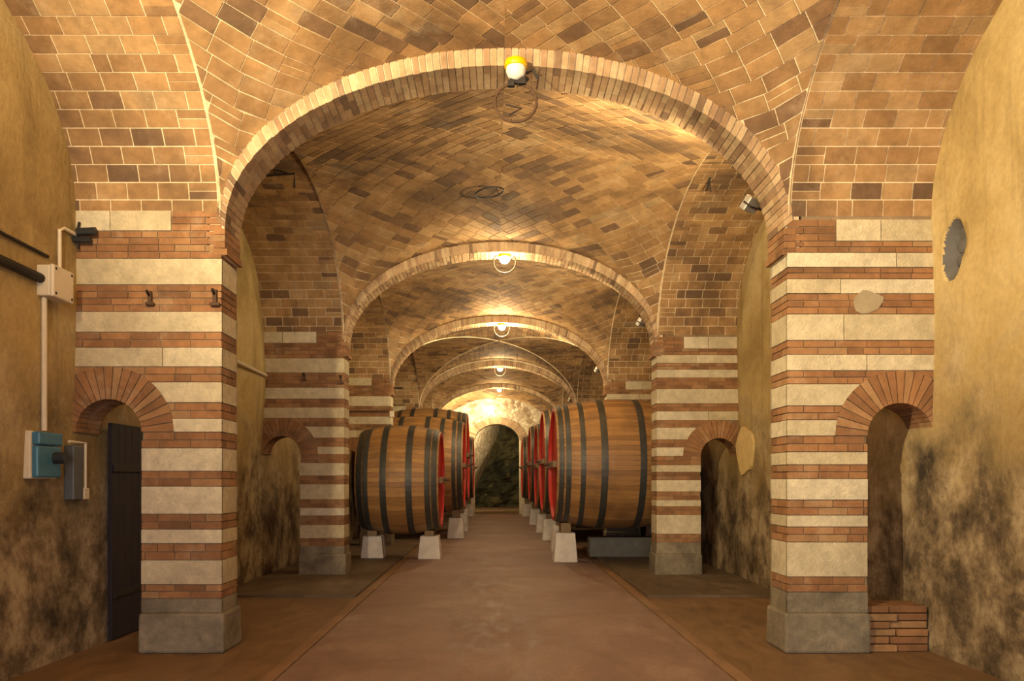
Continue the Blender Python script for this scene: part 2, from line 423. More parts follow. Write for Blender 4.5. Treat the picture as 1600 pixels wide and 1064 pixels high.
for k in range(38):   # brick ring and white jambs of the opening
    a0, a1 = PI*k/38+0.004, PI*(k+1)/38-0.004
    q = [Vector((-r*math.cos(a), YEND, 3.35+rz*math.sin(a))) for r, rz, a in ((1.03, .78, a0), (1.03, .78, a1), (1.36, 1.1, a1), (1.36, 1.1, a0))]
    ms.plate('brick', q, Vector((0, -1, 0)), M['brick'], 0.03)
ms.done()
for s in (-1, 1):
    x0, x1 = sorted((s*1.02, s*1.28)); tag(MB().box(x0, x1, YEND-0.04, YEND+0.5, 0, 3.35, 0.01).build('jamb', M['stone'], ew), 'white stone jamb')

# rock chamber beyond the opening
bm = bmesh.new(); nx, nz = 40, 34
g = [[None]*nz for _ in range(nx)]
from mathutils import noise as mn
for i in range(nx):
    for j in range(nz):
        x = -4+8*i/(nx-1); z = 5.2*j/(nz-1)
        yy = 47.0-0.25*z-(0.9*z if x < -1 else 0.5*z)*0.25
        p = Vector((x, yy, z)); p.y += 0.7*mn.fractal(p*0.9, 1.0, 2.0, 4); g[i][j] = bm.verts.new(p)
for i in range(nx-1):
    for j in range(nz-1): bm.faces.new((g[i][j], g[i+1][j], g[i+1][j+1], g[i][j+1]))
o = MB().bm(bm).build('wall_rock', M['rock']); tag(o, 'dark mossy rock face seen through the far opening', 'wall', kind='structure')
mb = MB(); mb.box(-4.2, -3.6, YEND+0.5, 47.5, 0, 5.4); mb.box(3.6, 4.2, YEND+0.5, 47.5, 0, 5.4); mb.box(-4.2, 4.2, YEND+0.5, 47.5, 5.0, 5.4)
wc = mb.build('wall_chamber', M['rubble']); tag(wc, 'pale rubble sides of the chamber behind the end wall', 'wall', kind='structure')
# sloping pale rubble bank in that chamber
mb = MB(); mb.add([(-3.6, 40.5, 0), (-3.6, 46.2, 0), (-3.6, 46.2, 5), (-3.6, 40.5, 5), (-2.2, 41.0, 0), (-1.7, 46.2, 0), (0.5, 46.2, 4.9), (-0.9, 41.0, 4.9)],
    [(4, 5, 6, 7), (0, 4, 7, 3), (3, 7, 6, 2), (1, 2, 6, 5)])
tag(mb.build('stair_vault', M['rubble'], wc), 'sloping pale underside of a stair vault')

# ------------------------------------------------------------------ vaults
def root(base, nm='ceiling'): return empty(nm, base)
def sail(yc, hl, p=3.0):
    def P(x, y):
        t = BT*math.sqrt(max(0.0, 1-(x/W2)**2)); l = BL*math.sqrt(max(0.0, 1-((y-yc)/hl)**2))
        q = 2+p*(t/BT)*(l/BL)      # an ellipsoidal sail at the corners, flatter towards the crown
        return Vector((x, y, ZS+(t**q+l**q)**(1/q)))
    return P
def groin(yc, hl):
    def P(x, y):
        return Vector((x, y, ZS+1.56*max(math.sqrt(max(0.0, 1-(x/W2)**2)), math.sqrt(max(0.0, 1-((y-yc)/hl)**2)))))
    return P
def normal(P, x, y, yc, hl):
    e = 0.012
    xa, xb = max(-W2, x-e), min(W2, x+e); ya, yb = max(yc-hl, y-e), min(yc+hl, y+e)
    n = (P(xb, y)-P(xa, y)).cross(P(x, yb)-P(x, ya)).normalized()
    return -n if n.z > 0 else n
def tile_region(ms, P, yc, hl, region, er, rows=0.148, length=0.29, rnd=random):
    """courses of bricks across a convex plan region; er = direction across the courses"""
    er = Vector(er).normalized(); eq = Vector((-er.y, er.x))
    rs = [er.x*a+er.y*c for a, c in region]; r = min(rs); rmax = max(rs); k = 0
    planes = []
    cx = sum(a for a, _ in region)/len(region); cy = sum(c for _, c in region)/len(region)
    for i in range(len(region)):
        (x0, y0), (x1, y1) = region[i], region[(i+1) % len(region)]
        a, b_ = (y1-y0), -(x1-x0); L = math.hypot(a, b_); a /= L; b_ /= L; c = a*x0+b_*y0
        if a*cx+b_*cy > c: a, b_, c = -a, -b_, -c
        planes.append((a, b_, c-0.0006))
    def chord(rv):
        poly = clip(clip(region, er.x, er.y, rv+1e-4), -er.x, -er.y, -(rv-1e-4))
        qs = [eq.x*a+eq.y*c for a, c in poly]
        return (min(qs), max(qs)) if qs else None
    def at(rv, qv): return er.x*rv+eq.x*qv, er.y*rv+eq.y*qv
    def step(rv, qv, dr, dq, want):
        # plan step along (dr,dq) whose surface length is about `want`
        s_ = want
        for _ in range(3):
            a, c = at(rv, qv), at(rv+dr*s_, qv+dq*s_)
            L = (P(*c)-P(*a)).length
            s_ *= max(0.2, min(1.6, want/max(L, 1e-4)))
        return max(s_, 0.012)
    while r < rmax-0.004:
        ch = chord(min(r+0.02, rmax-0.002)); 
        if not ch: r += 0.05; continue
        qm = (ch[0]+ch[1])/2
        dr = min(step(r, qm, 1, 0, rows), rmax-r); r1 = r+dr; rm = r+dr/2
        c2 = chord(rm) or ch; c3 = chord(min(r1, rmax-0.001)) or c2
        q = min(ch[0], c2[0], c3[0])-(0.5*length if k % 2 else rnd.uniform(0, 0.08)); qend = max(ch[1], c2[1], c3[1])
        while q < qend:
            dq = step(rm, max(min(q, qend), ch[0]), 0, 1, length); q1 = q+dq
            jr = 0.0055*dr/rows; jq = 0.006*dq/length
            subs = [(r+jr, r1-jr)]
            if rnd.random() < 0.10: subs = [(r+jr, rm-jr*0.8), (rm+jr*0.8, r1-jr)]
            for ra, rb in subs:
                poly = [at(ra, q+jq), at(rb, q+jq), at(rb, q1-jq), at(ra, q1-jq)]
                for pl in planes:
                    poly = clip(poly, *pl)
                    if len(poly) < 3: break
                if len(poly) >= 3 and (lambda q: sum(((q[i]-q[0]).cross(q[i+1]-q[0])).length for i in range(1, len(q)-1))/2 > 0.0012)([P(*a) for a in poly]):
                    cx_, cy_ = sum(a for a, _ in poly)/len(poly), sum(c for _, c in poly)/len(poly)
                    n = normal(P, cx_, cy_, yc, hl)
                    ms.plate('brick', [P(*a) for a in poly], n, M['tile'], 0.002+rnd.uniform(0, 0.003), 0.012)
            q = q1
        r = r1; k += 1
def base_grid(P, yc, hl, n=80):
    V = []; Fc = []
    for i in range(n+1):
        x = W2*math.sin(PI/2*(2*i/n-1))
        for j in range(n+1):
            yv = yc+hl*math.sin(PI/2*(2*j/n-1)); p = P(x, yv)-normal(P, max(-W2*.999, min(W2*.999, x)), max(yc-hl*.999, min(yc+hl*.999, yv)), yc, hl)*0.005; V.append((p.x, p.y, p.z))
    for i in range(n):
        for j in range(n):
            a = i*(n+1)+j; Fc.append((a, a+1, a+n+2, a+n+1))
    return meshdata('mortar_bed', V, Fc, M['mortar'], True)
def vault(ya, yb, label, kind='sail', bricks=True, rows=0.148, length=0.29, minpx=9):
    yc, hl = (ya+yb)/2, (yb-ya)/2
    r = empty('ceiling', (0, 0, 0)); tag(r, label, 'ceiling', kind='structure')
    P = sail(yc, hl) if kind == 'sail' else groin(yc, hl)
    link('mortar_bed', base_grid(P, yc, hl), r)
    if kind == 'groin':
        for s in (-1, 1):   # raised mortar edge along the two crossing groins
            MB().tube([P(W2*math.sin(PI/2*(k/20-1)), yc+s*hl*math.sin(PI/2*(k/20-1))) for k in range(41)], 0.022, 6).build('groin_edge', M['mortar'], r, True)
    if not bricks: return
    ms = Masonry(r); rnd = random.Random(int(ya*10))
    if kind == 'sail':
        for sx in (-1, 1):
            for sy in (-1, 1):
                tile_region(ms, P, yc, hl, [(0, yc), (sx*W2, yc), (sx*W2, yc+sy*hl), (0, yc+sy*hl)], (sx, sy), rows, length, rnd)
    else:
        for s in (-1, 1):
            tile_region(ms, P, yc, hl, [(0, yc), (s*W2, yc-hl), (s*W2, yc+hl)], (0, 1), rows, length, rnd)
            tile_region(ms, P, yc, hl, [(0, yc), (-W2, yc+s*hl), (W2, yc+s*hl)], (1, 0), rows, length, rnd)
    ms.done(290, minpx)
def side_vault(ya, yb, s, label, bricks=True, minpx=9):
    """deep lateral arch between nave edge and side wall, springing from pier to pier"""
    yc, hl = (ya+yb)/2, (yb-ya)/2
    r = empty('ceiling', (0, 0, 0)); tag(r, label, 'ceiling', kind='structure')
    b_ = BL+0.02
    def P(x, t): return Vector((s*x, yc-hl*math.cos(t), ZS+b_*math.sin(t)))
    n = 60; V = []; Fc = []
    for i in range(n+1):
        t = PI*i/n
        for x in (W2-0.01, XW+0.12):
            p = P(x, t); V.append((p.x, p.y, p.z+0.004))
    for i in range(n): Fc.append((2*i, 2*i+1, 2*i+3, 2*i+2))
    link('mortar_bed', meshdata('mortar_bed', V, Fc, M['mortar'], True), r)
    # edge rib of mortar along the nave side
    MB().tube([P(W2+0.005, PI*i/n)+Vector((0, 0, 0.004)) for i in range(n+1)], 0.011, 6).build('mortar_rib', M['mortar'], r, True)
    if not bricks: return
    ms = Masonry(r); rnd = random.Random(int(ya*10)+s)
    # arc-length table
    tab = [0.0]; K = 400
    for i in range(K): tab.append(tab[-1]+(P(0, PI*(i+1)/K)-P(0, PI*i/K)).length)
    total = tab[-1]; nc = int(round(total/0.145))
    def t_at(L):
        import bisect
        i = max(0, min(K-1, bisect.bisect_right(tab, L)-1)); f = (L-tab[i])/max(1e-9, tab[i+1]-tab[i])
        return PI*(i+f)/K
    for k in range(nc):
        a, c = total*k/nc, total*(k+1)/nc; x = W2+0.022
        first = True
        while x < XW:
            L = 0.27 if not first else (0.25 if k % 2 else 0.135)
            if rnd.random() < 0.06 and not first: L *= 0.5
            x1 = min(x+L, XW+0.03)
            subs = [(a+0.0055, c-0.0055)]
            if first and k % 2: subs = [(a+0.004, (a+c)/2-0.0035), ((a+c)/2+0.0035, c-0.004)]
            for (l0, l1) in subs:
                t0, t1 = t_at(l0), t_at(l1)
                poly = [P(x+0.0055, t0), P(x1-0.0055, t0), P(x1-0.0055, t1), P(x+0.0055, t1)]
                tm = (t0+t1)/2
                n_ = Vector((0, math.cos(tm)/hl, -math.sin(tm)/b_)).normalized()
                ms.plate('brick', poly, n_, M['tile'], 0.002+rnd.uniform(0, 0.003), 0.012)
            x = x1; first = False
    ms.done(290, minpx)

bays = [(YB, YF[0])]+[(YF[i]+T, YF[i+1]) for i in range(5)]+[(YF[5]+T, YEND)]
bay_words = ['bay behind the viewer', 'nearest bay', 'second bay from the front', 'third bay where the first barrels stand', 'fourth bay with crossed groins', 'fifth bay', 'last bay before the rubble wall']
for k, (ya, yb) in enumerate(bays):
    big = k in (1, 2, 3)
    vault(ya, yb, 'diagonally coursed brick vault over the '+bay_words[k] if k != 4 else 'groined brick vault with crossing edges over the fourth bay', 'groin' if k == 4 else 'sail',
          bricks=k > 0, minpx=9 if big else 1e9)
    for s in (-1, 1):
        side_vault(ya, yb, s, 'deep brick side arch over the %s on the %s' % ('socket-box wall' if s < 0 else 'broken-hole wall', bay_words[k].replace(' where the first barrels stand', '').replace(' with crossed groins', '')), bricks=k > 0, minpx=9 if big else 1e9)

# ------------------------------------------------------------------ piers
def zpx(y): return 1.51+(752-y)/887*5
RB = [('X', 343, 377), ('B', 377, 395), ('W', 395, 418), ('B', 418, 436), ('W', 436, 459), ('B', 459, 491), ('W', 491, 532), ('B', 532, 554), ('W', 554, 579),
      ('B', 579, 600), ('W', 600, 634), ('B', 634, 656), ('W', 656, 681), ('B', 681, 706), ('W', 706, 726), ('B', 726, 748), ('W', 748, 781), ('B', 781, 805),
      ('W', 805, 823), ('B', 823, 847), ('W', 847, 901), ('B', 901, 925), ('G', 925, 957)]
LB = [('X', 329, 361), ('B', 361, 404), ('W', 404, 445), ('B', 445, 487), ('W', 487, 519), ('B', 519, 543), ('W', 543, 573), ('B', 573, 597), ('W', 597, 629),
      ('B', 629, 654), ('W', 654, 675), ('B', 675, 700), ('W', 700, 736), ('B', 736, 760), ('W', 760, 803), ('B', 803, 827), ('W', 827, 849), ('B', 849, 875),
      ('W', 875, 913), ('B', 913, 935), ('G', 935, 957)]
CX, RI, RO = 3.485, 0.29, 0.575
XO = 3.195
def pier(yf, s, idx, label):
    r = empty('striped_pier', (s*(W2+XO)/2, yf+T/2, 0)); tag(r, label, 'pier', 'striped piers along the nave')
    r0 = r.location.copy()
    bands = RB if s > 0 else LB
    zc = zpx(681) if s > 0 else zpx(675)
    rnd = random.Random(idx*10+s)
    dz = lambda z: z
    # mortar core with the passage cut through
    arc = [(CX-(RI+0.008)*math.cos(PI*k/16), zc+(RI+0.008)*math.sin(PI*k/16)) for k in range(17)]
    out = [(W2+0.006, 0), (XO+0.004, 0)]+arc+[(XW+0.03, zc), (XW+0.03, 4.2), (2.62, 4.2), (2.62, 3.5), (W2+0.006, 3.5)]
    k = len(out); V = [Vector((s*x, yf+0.004, z))-r0 for x, z in out]+[Vector((s*x, yf+T-0.004, z))-r0 for x, z in out]
    Fc = [tuple(range(k)), tuple(range(k, 2*k))[::-1]]+[(i, i+k, (i+1) % k+k, (i+1) % k) for i in range(k)]
    if s < 0: Fc = [f[::-1] for f in Fc]
    link('mortar_core', meshdata('mortar_core', V, Fc, M['pier_mortar']), r)
    class Off(Masonry):
        pass
    ms = Masonry(None)
    def front(x0, x1, z0, z1, name, m, h):
        zz = [z0+(z1-z0)*i/6 for i in range(7)]
        def xl(z):
            if z < zc-1e-4: return XO
            d = RO**2-(z-zc)**2
            return CX-math.sqrt(d) if d > 0 else 9
        def xr(z):
            d = RO**2-(z-zc)**2
            return CX+math.sqrt(d) if (d > 0 and z > zc) else (9 if z < zc else -9)
        mid = (z0+z1)/2
        for side in ('l', 'r'):
            if side == 'l':
                e = [min(x1, xl(min(max(z, z0+1e-3), z1-1e-3))) for z in zz]
                if max(e) <= x0+0.02: continue
                e = [max(v, x0+0.004) for v in e]
                pts = [(x0, z0)]+[(e[i], zz[i]) for i in range(7)]+[(x0, z1)] if max(e)-min(e) > 1e-3 else [(x0, z0), (e[0], z0), (e[0], z1), (x0, z1)]
            else:
                if z1 < zc or z0 > zc+RO or x1 < CX+0.2: continue
                e = [max(x0, xr(z)) for z in zz]
                if min(e) > x1-0.02: continue
                e = [min(v, x1-0.004) for v in e]
                if z1 > zc+RO-0.01 and side == 'r' and x0 < CX: continue
                pts = [(x1, z1)]+[(e[i], zz[i]) for i in range(6, -1, -1)]+[(x1, z0)]
            for yv, n in ((yf, Vector((0, -1, 0))), (yf+T, Vector((0, 1, 0)))):
                ms.plate(name, [Vector((s*a, yv, z)) for a, z in pts], n, m, h, 0.012)
    def sidep(y0, y1, z0, z1, name, m, h):
        ms.plate(name, [Vector((s*W2, y0, z0)), Vector((s*W2, y1, z0)), Vector((s*W2, y1, z1)), Vector((s*W2, y0, z1))], Vector((-s, 0, 0)), m, h, 0.012)
    def courses(x0, x1, z0, z1, side=True):
        n = max(1, int(round((z1-z0)/0.062)))
        for c in range(n):
            a, e = z0+(z1-z0)*c/n+0.004, z0+(z1-z0)*(c+1)/n-0.004
            x = x0-0.008 if x0 == W2 else x0; first = True
            while x < x1-0.01:
                L = (0.14 if c % 2 else 0.27) if first else rnd.choice((0.27, 0.28, 0.26, 0.14))
                xe = min(x+L, x1)
                if x1-xe < 0.05: xe = x1
                front(x+(0 if first and x0 == W2 else 0.004), xe-(0.004 if xe < XW-0.01 else -0.03), a, e, 'brick', M['pier_brick'], 0.006+rnd.uniform(-0.002, 0.004)); x = xe; first = False
            if side:
                cut = yf+(0.26 if c % 2 else 0.13)
                sidep(yf+0.002, cut-0.004, a, e, 'brick', M['pier_brick'], 0.007); sidep(cut+0.004, yf+T-0.002, a, e, 'brick', M['pier_brick'], 0.006)
    for t, yt, yb in bands:
        z0, z1 = zpx(yb), zpx(yt)
        if t == 'B': courses(W2, XW, z0, z1)
        elif t == 'X':
            xs = 2.92 if s > 0 else 2.93
            courses(W2, xs, z0, z1)
            xm = xs+(XW-xs)*(0.46 if s > 0 else 0.64)
            front(xs+0.006, xm-0.004, z0+0.003, z1-0.003, 'stone_block', M['stone'], 0.012); front(xm+0.004, XW+0.03, z0+0.003, z1-0.003, 'stone_block', M['stone'], 0.010)
        else:
            m = M['stone'] if t == 'W' else M['base_stone']
            splits = [W2-0.012]
            if t == 'W' and rnd.random() < (0.6 if s > 0 else 0.3) and z0 > 2.3: splits.append(rnd.uniform(2.95, 3.45))
            if t == 'W' and z0 > 2.9 and rnd.random() < 0.25: splits.append(3.55)
            splits = sorted(splits)+[XW+0.03]
            for a, e in zip(splits, splits[1:]):
                if e-a > 0.08: front(a+(0.004 if a > W2 else 0), e-0.004, z0+0.003, z1-0.003, 'stone_block', m, 0.012+rnd.uniform(-0.004, 0.004))
            sidep(yf+0.002, yf+T-0.002, z0+0.003, z1-0.003, 'stone_block', m, 0.012)
    # radial brick ring round the passage
    nr = 21
    for k in range(nr):
        a0, a1 = PI*k/nr+0.010, PI*(k+1)/nr-0.010
        if CX-RI*math.cos((a0+a1)/2) > XW+0.02: continue
        for (y0, y1) in ((yf-0.012, yf+0.19), (yf+0.20, yf+T+0.012)):
            q = [(CX-RI*math.cos(a0), zc+RI*math.sin(a0)), (CX-RI*math.cos(a1), zc+RI*math.sin(a1)), (CX-RO*math.cos(a1), zc+RO*math.sin(a1)), (CX-RO*math.cos(a0), zc+RO*math.sin(a0))]
            q = clip(q, 1, 0, XW+0.04)
            if len(q) < 3: continue
            kk = len(q); V = [(s*x, y0, z) for x, z in q]+[(s*x, y1, z) for x, z in q]
            Fc = [tuple(range(kk))[::-1], tuple(range(kk, 2*kk))]+[(i, (i+1) % kk, (i+1) % kk+kk, i+kk) for i in range(kk)]
            if s > 0: Fc = [f[::-1] for f in Fc]
            ms.solid('ring_brick', V, Fc, M['pier_brick'], Vector((0, -1, 0)) if y0 < yf else Vector((-s*0.7, 0, -0.7)))
    # projecting foot of grey stone
    mb = MB().box(min(s*2.455, s*3.215), max(s*2.455, s*3.215), yf-0.05, yf+T+0.05, 0, zpx(957), 0.025, 0.985)
    ms2 = mb
    # move every piece into the pier's own frame
    for i, it in enumerate(ms.items): pass
    holder = ms
    holder.root = r
    _done_offset(holder, r0)
    mb.v = [tuple(Vector(v)-r0) for v in mb.v]
    fo = mb.build('stone_foot', M['base_stone'], r)
    if s > 0 and idx == 1:
        # low brick sill filling the bottom of the passage, and a cement patch
        for c in range(6):
            for q in range(2):
                x0 = XO+0.006+0.28*q-(0.06 if c % 2 and q else 0); x1 = XO+0.28*(q+1)+(0.0 if q else (-0.06 if c % 2 else 0))
                yo = rnd.uniform(-0.02, 0.02)
                link('brick', meshdata('brick', *(lambda z: (z.v, z.f))(MB().box(x0-r0.x, x1-r0.x-0.006, yf+0.03+yo-r0.y, yf+T-0.03-r0.y, 0.068*c+0.004, 0.068*(c+1)-0.004, 0.006)), M['pier_brick']), r)
        pts = [(3.20+0.13*math.cos(a)*(1+0.12*math.sin(2*a)+0.08*math.sin(5*a)), zpx(472)+0.1*math.sin(a)*(1+0.15*math.cos(3*a))) for a in [2*PI*k/16 for k in range(16)]]
        V = [Vector((x, yf-0.0135, z))-r0 for x, z in pts]+[Vector((x, yf+0.01, z))-r0 for x, z in pts]
        tag(link('cement_patch', meshdata('cement_patch', V, [tuple(range(16))[::-1]]+[(k, (k+1) % 16, (k+1) % 16+16, k+16) for k in range(16)], M['grey_patch']), r), 'grey cement patch')
    return r
def _done_offset(ms, off):
    """Masonry.done for a root that is not at the origin"""
    root_ = ms.root; before = set(o.name for o in root_.children)
    ms.done(290, 9 if root_.location.y < 15 else 1e9)
    for o in root_.children:
        if o.name not in before: o.location = o.location-off
pier_words = ['behind the viewer', 'nearest', 'second', 'third', 'fourth', 'fifth']
for k, yf in enumerate(YF):
    for s in (-1, 1):
        side = 'wall with the blue socket box' if s < 0 else 'wall with the broken hole'
        pier(yf, s, k, ('striped stone and brick pier %s, against the %s' % (pier_words[k]+' one' if k else 'out of sight', side)))

# ------------------------------------------------------------------ transverse brick arches
def brick_arch(yf, idx, label):
    r = empty('brick_arch', (0, 0, 0)); tag(r, label, 'arch', 'brick arches across the nave')
    n = 48
    ti = [PI*k/n for k in range(n+1)]
    inn = [(AI+0.008, 3.5)]+[((AI+0.008)*math.cos(t), ZI+(BI+0.008)*math.sin(t)) for t in ti]+[(-AI-0.008, 3.5)]
    out = [(2.6, 3.5)]+[(2.6*math.cos(t), ZI+(BI+0.3)*math.sin(t)) for t in ti]+[(-2.6, 3.5)]
    k = len(inn); V = []
    for a, b_ in ((inn, yf+0.004), (inn, yf+T-0.004), (out, yf+0.004), (out, yf+T-0.004)): V += [(x, b_, z) for x, z in a]
    Fc = []
    for i in range(k-1):
        Fc += [(i, i+1, 2*k+i+1, 2*k+i), (i, k+i, k+i+1, i+1), (k+i, 3*k+i, 3*k+i+1, k+i+1), (2*k+i, 2*k+i+1, 3*k+i+1, 3*k+i)]
    Fc += [(0, 2*k, 3*k, k), (k-1, 2*k-1, 4*k-1, 3*k-1)]
    link('mortar_core', meshdata('mortar_core', V, Fc, M['mortar']), r)
    ms = Masonry(r); rnd = random.Random(idx)
    K = 800; tab = [0.0]
    pin = lambda t, a=AI, b_=BI, z=ZI: (a*math.cos(t), z+b_*math.sin(t))
    for i in range(K):
        a, c = pin(PI*i/K), pin(PI*(i+1)/K); tab.append(tab[-1]+math.hypot(a[0]-c[0], a[1]-c[1]))
    nb = int(tab[-1]/0.062)
    import bisect
    def t_at(L):
        i = max(0, min(K-1, bisect.bisect_right(tab, L)-1)); return PI*(i+(L-tab[i])/(tab[i+1]-tab[i]))/K
    for k in range(nb):
        l0, l1 = tab[-1]*k/nb+0.0045, tab[-1]*(k+1)/nb-0.0045
        t0, t1 = t_at(l0), t_at(l1); jit = rnd.uniform(-0.004, 0.004)
        q = [pin(t0, AI+jit, BI+jit), pin(t1, AI+jit, BI+jit), pin(t1, 2.535, 1.545, 3.80), pin(t0, 2.535, 1.545, 3.80)]
        cut = 0.265 if k % 2 else 0.135
        for (y0, y1) in ((yf-0.008-rnd.uniform(0, 0.005), yf+cut-0.004), (yf+cut+0.004, yf+T+0.008)):
            V = [(x, y0, z) for x, z in q]+[(x, y1, z) for x, z in q]
            Fc = [(0, 1, 2, 3), (7, 6, 5, 4), (0, 4, 5, 1), (1, 5, 6, 2), (2, 6, 7, 3), (3, 7, 4, 0)]
            tm = (t0+t1)/2
            ms.solid('brick', V, Fc, M['brick'], Vector((0, -1, 0)) if y0 < yf else Vector((-math.cos(tm), 0, -math.sin(tm))))
    for s in (-1, 1):   # straight courses below the springing, overhanging the pier a little
        for c in range(4):
            z0, z1 = 3.5+0.06*c+0.003, 3.5+0.06*(c+1)-0.003
            xin = AI-(0.02 if c == 0 else 0.0)
            for (y0, y1) in ((yf-0.012, yf+(0.265 if c % 2 else 0.135)-0.004), (yf+(0.265 if c % 2 else 0.135)+0.004, yf+T+0.008)):
                V = MB().box(min(s*xin, s*2.56), max(s*xin, s*2.56), y0, y1, z0, z1)
                ms.solid('brick', V.v, V.f, M['pier_brick'], Vector((-s*0.7, -0.7, 0)))
    ms.done(290, 7.5 if idx in (1, 2, 3) else 1e9)
    return r
arch_labels = ['brick arch overhead behind the picture edge', 'nearest wide brick arch, carrying the unlit yellow-capped lamp', 'second brick arch, its glowing lamp the largest lit one',
               'third brick arch, in front of the groined vault', 'fourth brick arch, just beyond the crossed groins', 'fifth and farthest brick arch, before the rubble end wall']
for k, yf in enumerate(YF): brick_arch(yf, k, arch_labels[k])

# ------------------------------------------------------------------ lamps
def lamp(x, y, z, lit, label, ring_dz=-0.07, power=90):
    r = empty('arch_lamp', (x, y, z)); tag(r, label, 'lamp', 'hoop lamps hung under the arches')
    MB().lathe([(0.0, 0.05), (0.07, 0.05), (0.098, 0.035), (0.10, -0.012), (0.092, -0.02), (0.0, -0.02)], seg=28).build('cap', M['yellow'], r, True)
    MB().lathe([(0.085, -0.02), (0.088, -0.05), (0.07, -0.095), (0.035, -0.12), (0.0, -0.125)], seg=28).build('globe', M['lit'] if lit else M['pearl'], r, True)
    cz = ring_dz-0.11
    MB().tube([(0.18*math.cos(2*PI*k/40), 0.03*math.sin(2*PI*k/40), cz+0.18*math.sin(2*PI*k/40)) for k in range(40)], 0.010 if lit else 0.012, 8, True).build('hoop', M['rust'], r, True)
    mb = MB().tube([(0.0, 0.02, 0.04), (0.0, 0.09, 0.06)], 0.018); mb.tube([(0.02, 0.06, 0.05), (0.10, 0.07, -0.03), (0.15, 0.07, 0.0), (0.20, 0.09, -0.07)], 0.012)
    mb.build('bracket', M['black'], r)
    if not lit:
        mb = MB().tube([(-0.05, 0.0, -0.13), (0.06, 0.02, -0.14), (0.10, 0.04, -0.09)], 0.022); mb.box(-0.07, -0.01, -0.02, 0.03, -0.18, -0.13, 0.006); mb.box(0.02, 0.09, -0.02, 0.04, -0.16, -0.11, 0.006)
        mb.build('socket', M['black'], r)
        MB().tube([(-0.09, 0, cz-0.02), (0.05, 0, cz-0.05), (-0.06, 0, cz-0.11)], 0.008).build('wire', M['black'], r)
    else:
        d = bpy.data.lights.new('bulb_light', 'POINT'); d.energy = power; d.color = WARM; d.shadow_soft_size = 0.09
        o = bpy.data.objects.new('bulb_light', d); C.objects.link(o); o.parent = r; o.location = (0, -0.02, -0.23)
    return r
ZL = 5.12
lamp(0.10, YF[0]-0.10, ZL, True, 'assumed lit lamp, unseen on the arch above the viewer', power=130)  # assumed lamp out of view, lights the nearest bay
lamp(0.098, YF[1]-0.10, ZL, False, 'unlit lamp with yellow cap and iron hoop under the nearest arch', ring_dz=-0.21)
lw = ['', '', 'lit hoop lamp under the second arch, largest of the glowing ones', 'lit hoop lamp under the third arch, before the crossed groins', 'lit hoop lamp under the fourth arch', 'small hoop lamp under the farthest arch']
for k in (2, 3, 4, 5): lamp(0.07, YF[k]+0.17, ZL+0.03, True, lw[k], ring_dz=0.01, power=(0, 0, 75, 170, 75, 60)[k])

def flood(loc, aim, label, power, size=1.2):
    r = empty('floodlight', loc); tag(r, label, 'floodlight')
    dirv = Vector(aim)-Vector(loc); r.rotation_euler = dirv.to_track_quat('-Z', 'Y').to_euler()
    MB().box(-0.09, 0.09, -0.07, 0.07, -0.03, 0.05, 0.012).build('housing', M['galv'], r)
    MB().box(-0.08, 0.08, -0.06, 0.06, -0.04, -0.028, 0.004).build('lens', M['lens'], r)
    mb = MB().tube([(-0.1, 0, 0), (-0.1, 0, 0.1), (0.1, 0, 0.1), (0.1, 0, 0)], 0.008); mb.build('bracket', M['black'], r)
    d = bpy.data.lights.new('flood_beam', 'SPOT'); d.energy = power; d.color = WARM; d.spot_size = math.radians(140); d.spot_blend = 0.8; d.shadow_soft_size = 0.08
    o = bpy.data.objects.new('flood_beam', d); C.objects.link(o); o.parent = r; o.location = (0, 0, -0.07)
flood((2.36, 7.66, 4.17), (1.2, 9.2, 6.0), 'grey floodlight behind the springing of the nearest arch', 750)
flood((-2.36, 1.96, 4.17), (-0.2, 4.8, 5.6), 'assumed floodlight, unseen on the arch above the viewer', 2300)  # assumed source out of view, for the light across the nearest bay
for k in (2, 3, 4): flood((2.36, YF[k]+T+0.2, 4.17), (0.8, YF[k]+T+2.0, 6.0), 'added fill floodlight, unseen behind the springing of the %s arch' % ('second', 'third', 'fourth')[k-2], 600)  # fill floodlights added in the farther bays, out of sight
flood((-2.3, YEND-2.2, 4.2), (0, YEND, 4.9), 'assumed floodlight aimed at the rubble end wall', 700)  # assumed source for the bright end wall
flood((0.0, 40.0, 4.6), (-1.5, 44, 1.5), 'added floodlight, unseen in the rock chamber beyond the end wall', 500)  # unseen light added to brighten the chamber

# wall lamp assumed for the bright spot on the end wall
r = empty('assumed_wall_lamp', (-0.25, YEND-0.10, 4.82)); tag(r, 'assumed bright round wall lamp on the rubble end wall', 'lamp')
MB().lathe([(0.0, 0.0), (0.11, 0.0), (0.11, -0.03), (0.0, -0.03)], axis='Y').build('backplate', M['white_plastic'], r).location = (0, 0.09, 0)
bm = bmesh.new(); bmesh.ops.create_uvsphere(bm, u_segments=20, v_segments=12, radius=0.13)
MB().bm(bm).build('globe', M['lit'], r, True).location = (0, -0.06, 0)
d = bpy.data.lights.new('assumed_wall_lamp_light', 'POINT'); d.energy = 40; d.color = WARM; d.shadow_soft_size = 0.12
o = bpy.data.objects.new('assumed_wall_lamp_light', d); C.objects.link(o); o.parent = r; o.location = (0, -0.28, 0)

